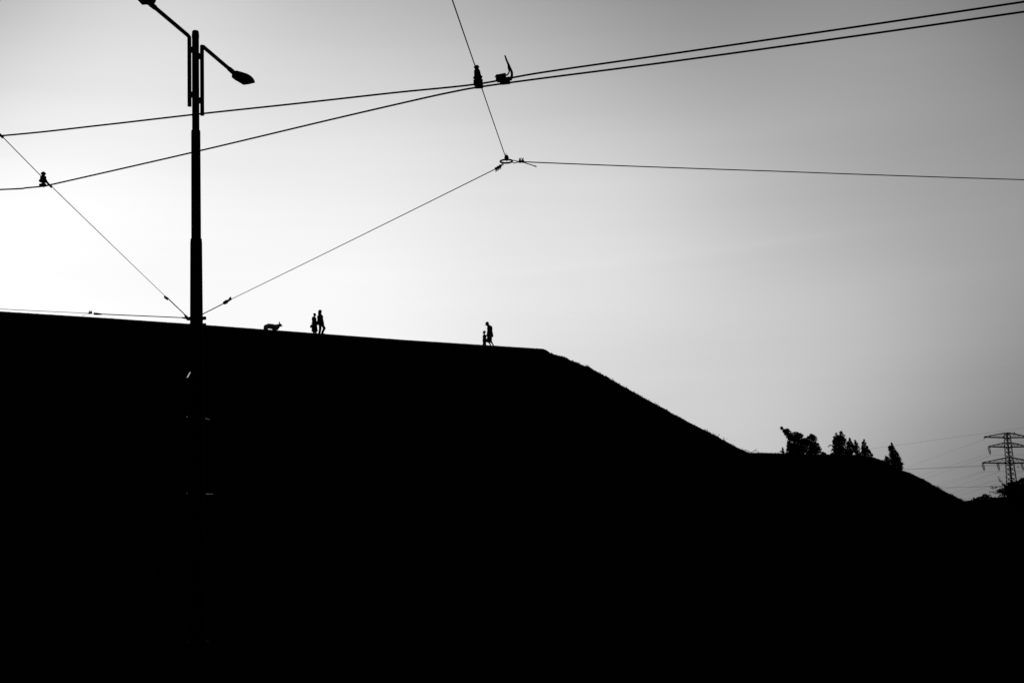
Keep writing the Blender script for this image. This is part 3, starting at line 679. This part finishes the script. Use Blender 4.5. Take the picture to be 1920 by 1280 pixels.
line('lowest slanting power line meeting the tree at right', (1707, 793), (830, 1060), .040, 640, 860, .6, .3)
line('level line low over the ridge below the slanting lines', (1460, 922), (590, 958), .045, 760, 800, .4, .2)
line('level line just beneath the lowest twig of the tree', (1460, 935), (700, 948), .035, 760, 800, .4, .2)
line('short lowest line just above the low straggly bush', (1200, 1090), (850, 1102), .050, 760, 800, .4, .4)
line('line leaving the middle left insulator to the right', (1252, 524), (1760, 508), .036, YT, 520, .5)
line('line leaving the outer low left insulator to the right', (1178, 740), (1760, 728), .036, YT, 520, .5)
line('faint line crossing the right edge between top and middle arms', (1560, 385), (1707, 330), .036, 620, 600, .6, 0)

# ------------------------------------------------------------------ birds
c = P(1902.2, 811.0, YT-4)
def sc_(v): return v
t = thing('bird', 'black bird perched on the top right cross-arm of the pylon', 'bird', c-Vector((0, 0, .35)))
m = MB(); m.ellipsoid(c, (.22, .16, .34), 8, 10, Matrix.Rotation(-.35, 3, 'Y')); m.ellipsoid(c+Vector((-.12, 0, .38)), .14, 8, 8); m.tube([c+Vector((-.2, 0, .38)), c+Vector((-.38, 0, .33))], [.05, .01], 6)
m.tube([c+Vector((.1, 0, -.2)), c+Vector((.3, 0, -.62))], [.13, .05], 6); m.tube([c+Vector((0, .05, -.25)), c+Vector((0, .05, -.6))], .03, 5); part(m, 'body', MT['feather'], t, True, .04)
c = P(1908.8, 874.6, 450)
t = thing('bird', 'black bird in flight beside the pylon with drooping spread wings', 'bird', c)
m = MB(); m.ellipsoid(c, (.22, .10, .09)); m.ellipsoid(c+Vector((.2, 0, .02)), .07); m.tube([c+Vector((.25, 0, .02)), c+Vector((.33, 0, 0))], [.03, .005], 6); m.tube([c+Vector((-.15, 0, 0)), c+Vector((-.34, 0, -.02))], [.05, .08], 6)
part(m, 'body', MT['feather'], t, True, .02)
for sg in (-1, 1):
    m = MB(); w0 = [Vector((-.02+sg*.02, 0, .10)), Vector((sg*.14, .05*sg, .16)), Vector((sg*.32, .12*sg, -.04)), Vector((sg*.46, .2*sg, -.28))]; ch = [.14, .13, .11, .02]; b = len(m.v)
    for p_, q_ in zip(w0, ch): m.v += [c+p_+Vector((q_, 0, .012)), c+p_+Vector((-q_, 0, .012)), c+p_+Vector((-q_, .02, -.06)), c+p_+Vector((q_, .02, -.06))]
    for i in range(3):
        for j in range(4): m.f.append((b+4*i+j, b+4*i+4+j, b+4*i+4+(j+1) % 4, b+4*i+(j+1) % 4))
    m.f += [(b, b+1, b+2, b+3), (b+12, b+13, b+14, b+15)]; part(m, 'wing', MT['feather'], t)

# ------------------------------------------------------------------ people (x right in the picture, y away, z up)
def place(px, back):
    py_, Y = crest_at(px); p = P(px, py_, Y); q = P(px, py_, Y+back); q.z = p.z-.05; return q
def hand(mb, wpos, dirn, palmn, H, curl=.5):
    d = dirn.normalized(); n = (palmn-d*palmn.dot(d)).normalized(); sd_ = d.cross(n)
    L_ = .045*H
    mb.cap(wpos, wpos+d*L_*.9, .014*H, .016*H, 8); mb.cap(wpos+d*L_*.9-sd_*.01*H, wpos+d*L_*.9+sd_*.012*H, .010*H, .010*H, 8)
    for k, (o_, fl) in enumerate(((-.018, .038), (-.006, .045), (.006, .042), (.018, .032))):
        a_ = wpos+d*L_+sd_*o_*H; b_ = a_+(d*cos(curl)+n*sin(curl))*fl*.5*H; c_ = b_+(d*cos(curl*2)+n*sin(curl*2))*fl*.5*H
        mb.cap(a_, b_, .0055*H, .005*H, 6); mb.cap(b_, c_, .005*H, .004*H, 6)
    a_ = wpos+d*L_*.25-sd_*.016*H; b_ = a_+(d*.6-sd_*.6+n*.3).normalized()*.024*H; mb.cap(a_, b_, .007*H, .006*H, 6); mb.cap(b_, b_+(d*.9+n*.3).normalized()*.018*H, .006*H, .0045*H, 6)
def person(label, px, back, H, yaw, J, coat_hem, hair_kind, group=None, grow=1.0, hood=False, hem_r=.085, shorts=False, fat=1.0):
    """J: joints in units of the height, in the person's own frame (x forward, y left, z up)."""
    loc = place(px, back); V = lambda t: Vector(t)*H
    hipL, kneeL, ankL = map(V, J['legL']); hipR, kneeR, ankR = map(V, J['legR'])
    shL, elL, wrL = map(V, J['armL']); shR, elR, wrR = map(V, J['armR'])
    pel, wai, che, nek, hed = map(V, J['spine']); face = Vector(J['face']).normalized()
    b = MB(); h = H
    b.ellipsoid(pel, (.058*h, .08*h, .062*h)); b.ellipsoid(wai, (.05*h, .068*h, .075*h)); b.ellipsoid(che, (.06*h, .085*h, .09*h)); b.ellipsoid(wai.lerp(che, .5), (.055*h, .075*h, .08*h)); b.ellipsoid(wai.lerp(pel, .5), (.052*h, .073*h, .07*h))
    b.cap(che+Vector((0, 0, .04*h)), nek, .05*h, .032*h); b.cap(nek, hed, .031*h, .030*h)
    for a_, k_, n_ in ((hipL, kneeL, ankL), (hipR, kneeR, ankR)):
        b.cap(a_, k_, .050*h, .032*h); b.cap(k_, k_.lerp(n_, .3), .032*h, .034*h); b.cap(k_.lerp(n_, .3), n_, .034*h, .019*h); b.cap(n_+Vector((-.012*h, 0, -.02*h)), n_+Vector((.08*h, 0, -.03*h)), .02*h, .014*h)
    for a_, k_, n_ in ((shL, elL, wrL), (shR, elR, wrR)):
        b.cap(nek.lerp(a_, .55)+Vector((0, 0, -.01*h)), a_, .034*h, .034*h); b.cap(a_, k_, .030*h, .022*h); b.cap(k_, k_.lerp(n_, .25), .022*h, .022*h); b.cap(k_, n_, .021*h, .014*h)
        sgn = 1 if a_.y > 0 else -1
        hand(b, n_, n_-k_, Vector((.2, -sgn, 0)), h)
    # head: skull, jaw, nose, brow, lips, ears
    up_ = Vector((0, 0, 1)); side = up_.cross(face).normalized(); hu = face.cross(side)
    rot = Matrix((face, side, hu)).transposed()
    hs = J.get('head', 1.0)*h
    b.ellipsoid(hed+hu*.012*hs, (.057*hs, .046*hs, .056*hs), 10, 14, rot); b.ellipsoid(hed+face*.016*hs-hu*.028*hs, (.038*hs, .034*hs, .036*hs), 8, 12, rot)
    b.cap(hed+face*.052*hs+hu*.004*hs, hed+face*.066*hs-hu*.014*hs, .005*hs, .008*hs, 8); b.cap(hed+face*.048*hs+side*.02*hs+hu*.014*hs, hed+face*.048*hs-side*.02*hs+hu*.014*hs, .008*hs, .008*hs, 8)
    b.cap(hed+face*.047*hs+side*.01*hs-hu*.03*hs, hed+face*.047*hs-side*.01*hs-hu*.03*hs, .006*hs, .006*hs, 8)
    for sg in (-1, 1): b.ellipsoid(hed+side*sg*.047*hs-face*.004*hs-hu*.004*hs, (.012*hs, .006*hs, .018*hs), 6, 8, rot)
    o = b.build('person', MT['skin'], remesh=.0085*max(.8, h/1.8)); o.location = loc; o.rotation_euler.z = yaw
    tag(o, label, 'person', group)
    for sg in (-1, 1):
        e = MB(); e.ellipsoid(hed+face*.049*hs+side*sg*.019*hs+hu*.004*hs, .0075*hs, 6, 8); e.build('eye', MT['hair'], o)
    # hair
    m = MB()
    m.ellipsoid(hed-face*.008*hs+hu*.018*hs, (.060*hs, .052*hs, .056*hs), 10, 14, rot)
    if hair_kind == 'long':
        m.ellipsoid(hed-face*.02*hs-hu*.03*hs, (.046*hs, .055*hs, .075*hs), 10, 14, rot); m.ellipsoid(hed-face*.03*hs-hu*.075*hs, (.03*hs, .05*hs, .05*hs), 8, 12, rot)
        m.ellipsoid(hed+face*.01*hs+hu*.045*hs, (.05*hs, .05*hs, .03*hs), 8, 12, rot)
    if hair_kind == 'cap':
        m.cap(hed+face*.05*hs+hu*.02*hs, hed+face*.088*hs+hu*.012*hs, .010*hs, .005*hs, 8)
    m.build('hair' if hair_kind != 'cap' else 'cap', MT['hair'], o, remesh=.009)
    # coat or jacket with sleeves
    m = MB(); g_ = grow
    m.ellipsoid(che+Vector((0, 0, -.01*h)), (.072*h*g_, .098*h*g_, .10*h)); m.ellipsoid(wai.lerp(che, .5), (.070*h*g_, .09*h*g_, .10*h)); m.ellipsoid(wai, (.068*h*g_, .086*h*g_, .09*h))
    m.cap(che+Vector((0, 0, .05*h)), nek+Vector((0, 0, -.005*h)), .055*h, .040*h)
    hp = pel+Vector((0, 0, coat_hem*h-pel.z)) if coat_hem else pel
    ce = wai; n = 6; prev = None; k = 20
    for i in range(n+1):
        t_ = i/n; c_ = wai.lerp(hp+Vector(J.get('hem', (0, 0, 0)))*h, t_); rx = (.068*g_+(hem_r-.068)*t_)*h; ry = (.086*g_+(.098-.086)*t_)*h
        q = m.ring(c_, Vector((1, 0, 0)), Vector((0, 1, 0)), rx, k, ry)
        if prev is not None:
            for j in range(k): m.f.append((prev+j, prev+(j+1) % k, q+(j+1) % k, q+j))
        else: m.f.append(tuple(q+j for j in reversed(range(k))))
        prev = q
    m.f.append(tuple(prev+j for j in range(k)))
    for a_, k_, n_ in ((shL, elL, wrL), (shR, elR, wrR)):
        m.cap(nek.lerp(a_, .6)+Vector((0, 0, -.015*h)), a_, .040*h, .042*h); m.cap(a_, k_, .040*h, .031*h); m.cap(k_, k_.lerp(n_, .93), .031*h, .024*h)
    if hood: m.ellipsoid(nek+Vector((-.055*h, 0, -.03*h)), (.045*h, .06*h, .035*h))
    m.build('jacket', MT['coat'], o, remesh=.013)
    m = MB(); lim = .05 if not shorts else .0
    for a_, k_, n_ in ((hipL, kneeL, ankL), (hipR, kneeR, ankR)):
        m.cap(pel, a_, .062*h, .058*h); m.cap(a_, k_, .060*h, .041*h*fat)
        if not shorts: m.cap(k_, k_.lerp(n_, .95), .041*h*fat, .033*h*fat)
        else: m.tube([a_, a_.lerp(k_, 1.36)], [.062*h, .056*h], 14)
    m.build('shorts' if shorts else 'trousers', MT['trouser'], o, remesh=.013)
    for n_ in (ankL, ankR):
        m = MB(); m.cap(n_+Vector((-.02*h, 0, -.022*h)), n_+Vector((.055*h, 0, -.028*h)), .026*h, .022*h); m.cap(n_+Vector((.05*h, 0, -.03*h)), n_+Vector((.095*h, 0, -.034*h)), .022*h, .016*h); m.cap(n_, n_+Vector((-.01*h, 0, -.02*h)), .026*h, .028*h)
        m.build('shoe', MT['shoe'], o, remesh=.01)
    return o, loc

# two people walking to the right
person('taller long-haired person of the left pair, striding right in a long jacket', 601.2, .7, 1.92, radians(24), dict(
    legL=((.0, .05, .50), (.0, .05, .275), (-.045, .05, .05)), legR=((.01, -.05, .50), (.135, -.055, .285), (.045, -.05, .10)),
    armL=((-.005, .10, .80), (-.035, .125, .635), (.02, .125, .50)), armR=((-.005, -.10, .80), (.01, -.13, .635), (.06, -.12, .50)),
    spine=((.0, 0, .52), (-.005, 0, .63), (-.01, 0, .735), (-.015, 0, .835), (-.01, 0, .925)), face=(1, .1, -.12), head=1.12), .43, 'long', None, 1.66, False, .104, fat=1.3)
person('shorter person of the left pair, arm bent forward, wearing a hooded jacket', 590.0, .7, 1.66, radians(20), dict(
    legL=((.0, .045, .50), (.04, .05, .275), (.075, .05, .05)), legR=((.0, -.045, .50), (-.02, -.05, .275), (-.06, -.05, .06)),
    armL=((-.02, .10, .79), (-.02, .125, .64), (.07, .115, .585)), armR=((-.02, -.10, .79), (-.015, -.13, .635), (.095, -.10, .575)),
    spine=((.0, 0, .52), (-.005, 0, .63), (-.015, 0, .735), (-.01, 0, .83), (.015, 0, .915)), face=(1, 0, -.2), head=1.1), .17, 'short', None, 1.5, True, .108, fat=1.3)
# bag at the hip of the shorter person
bp = place(590.0, .7)+Vector((-.235, -.10, 1.66*.40))
t = thing('shoulder_bag', 'small rounded bag hanging at the back hip of the shorter person', 'bag', bp)
m = MB(); m.ellipsoid(bp, (.075, .05, .12), 8, 12, Matrix.Rotation(.15, 3, 'Y')); m.ellipsoid(bp+Vector((-.02, 0, -.05)), (.075, .055, .08)); part(m, 'pouch', MT['coat'], t, True, .012)
m = MB(); m.tube([bp+Vector((0, 0, .1)), bp+Vector((.09, -.06, .35)), bp+Vector((.15, -.08, .62))], .010, 6); part(m, 'strap', MT['coat'], t)
# adult and child walking to the left
person('stooping adult in a jacket and knee-length shorts, looking down at the child', 919.2, .7, 2.03, radians(180-26), dict(
    legL=((.0, .04, .49), (.060, .045, .265), (-.045, .04, .05)), legR=((-.01, -.04, .49), (.005, -.04, .27), (-.115, -.04, .055)),
    armL=((.0, .10, .775), (.0, .13, .62), (.035, .13, .50)), armR=((-.01, -.10, .775), (-.015, -.125, .615), (.02, -.12, .475)),
    spine=((.0, 0, .51), (-.005, 0, .61), (-.005, 0, .715), (.02, 0, .815), (.090, 0, .880)), face=(1, 0, -.6), head=1.15, hem=(-.012, 0, 0)), .395, 'cap', None, 1.36, False, .10, True)
person('small child walking left with an arm reaching back to the adult', 909.0, .7, 1.22, radians(180-20), dict(
    legL=((.0, .045, .47), (.04, .05, .26), (.09, .05, .055)), legR=((.0, -.045, .47), (-.005, -.05, .26), (-.035, -.05, .05)),
    armL=((-.01, .095, .74), (.015, .12, .60), (.04, .12, .46)), armR=((-.01, -.095, .74), (-.10, -.14, .70), (-.19, -.15, .705)),
    spine=((.0, 0, .50), (.0, 0, .59), (-.005, 0, .69), (.0, 0, .79), (.005, 0, .90)), face=(1, 0, -.1), head=1.5), .33, 'short', None, 1.6, False, .095, fat=1.6)

# ------------------------------------------------------------------ dog
dx = 509.3; dl = place(dx, 1.45)
k_ = (96.0)/FPX/12
py0, Y0 = crest_at(dx)
# ground height of the dog's feet in crop pixels
def q_(x, y, dy=0): 
    v = P(480+x/12, 570+y/12, dl.y); return Vector((v.x-dl.x, dy, v.z-dl.z))
def zr(r): return r*dl.y/FPX/12
b = MB()
for a_ in (((222, 505), 46, (285, 492), 54), ((285, 495), 60, (380, 506), 60), ((390, 535), 50, (450, 537), 52), ((380, 506), 52, (455, 516), 60), ((455, 514), 58, (505, 490), 44), ((505, 490), 44, (540, 473), 30), ((520, 490), 28, (470, 545), 42)):
    b.cap(q_(*a_[0]), q_(*a_[2]), zr(a_[1]), zr(a_[3]))
b.cap(q_(543, 464), q_(558, 472), zr(28), zr(22)); b.cap(q_(565, 472), q_(590, 487), zr(15), zr(10)); b.cap(q_(550, 488), q_(571, 508), zr(12), zr(8))
for dy in (-.05, .05): b.cap(q_(530, 448, dy), q_(527, 402, dy*1.3), zr(15), zr(8), 8)
G0 = 570+0
def gz(x, dy, h): v = q_(x, 600, dy); v.z = h; return v
for dy, xs in ((-.09, (240, 262, 222, 232)), (.09, (225, 240, 196, 205))):
    b.cap(q_(xs[0]-4, 535, dy), gz(xs[1]-12, dy, .30), zr(44), zr(30)); b.cap(gz(xs[1]-12, dy, .30), gz(xs[2], dy, .2), zr(28), .035); b.cap(gz(xs[2], dy, .2), gz(xs[3], dy, .04), .028, .024); b.cap(gz(xs[3], dy, .03), gz(xs[3]+20, dy, .025), .032, .028)
for dy, xs in ((-.09, (450, 445, 440)), (.09, (405, 400, 398))):
    b.cap(q_(xs[0], 540, dy), gz(xs[1], dy, .34), zr(38), .085); b.cap(gz(xs[1], dy, .34), gz(xs[2], dy, .2), .085, .045); b.cap(gz(xs[2], dy, .2), gz(xs[2], dy, .04), .042, .026); b.cap(gz(xs[2], dy, .03), gz(xs[2]+18, dy, .025), .032, .027)
b.cap(q_(195, 488), q_(184, 530), zr(17), zr(17)); b.cap(q_(184, 530), q_(182, 600), zr(17), zr(10))
dog = b.build('dog', MT['fur'], remesh=.012); dog.location = dl
tag(dog, 'pale grey prick-eared dog walking right along the ridge with its tail down', 'dog')
m = MB(); m.ellipsoid(q_(384, 492, -.125), (zr(22), .04, zr(22))); m.build('dark_patch', MT['furdark'], dog)
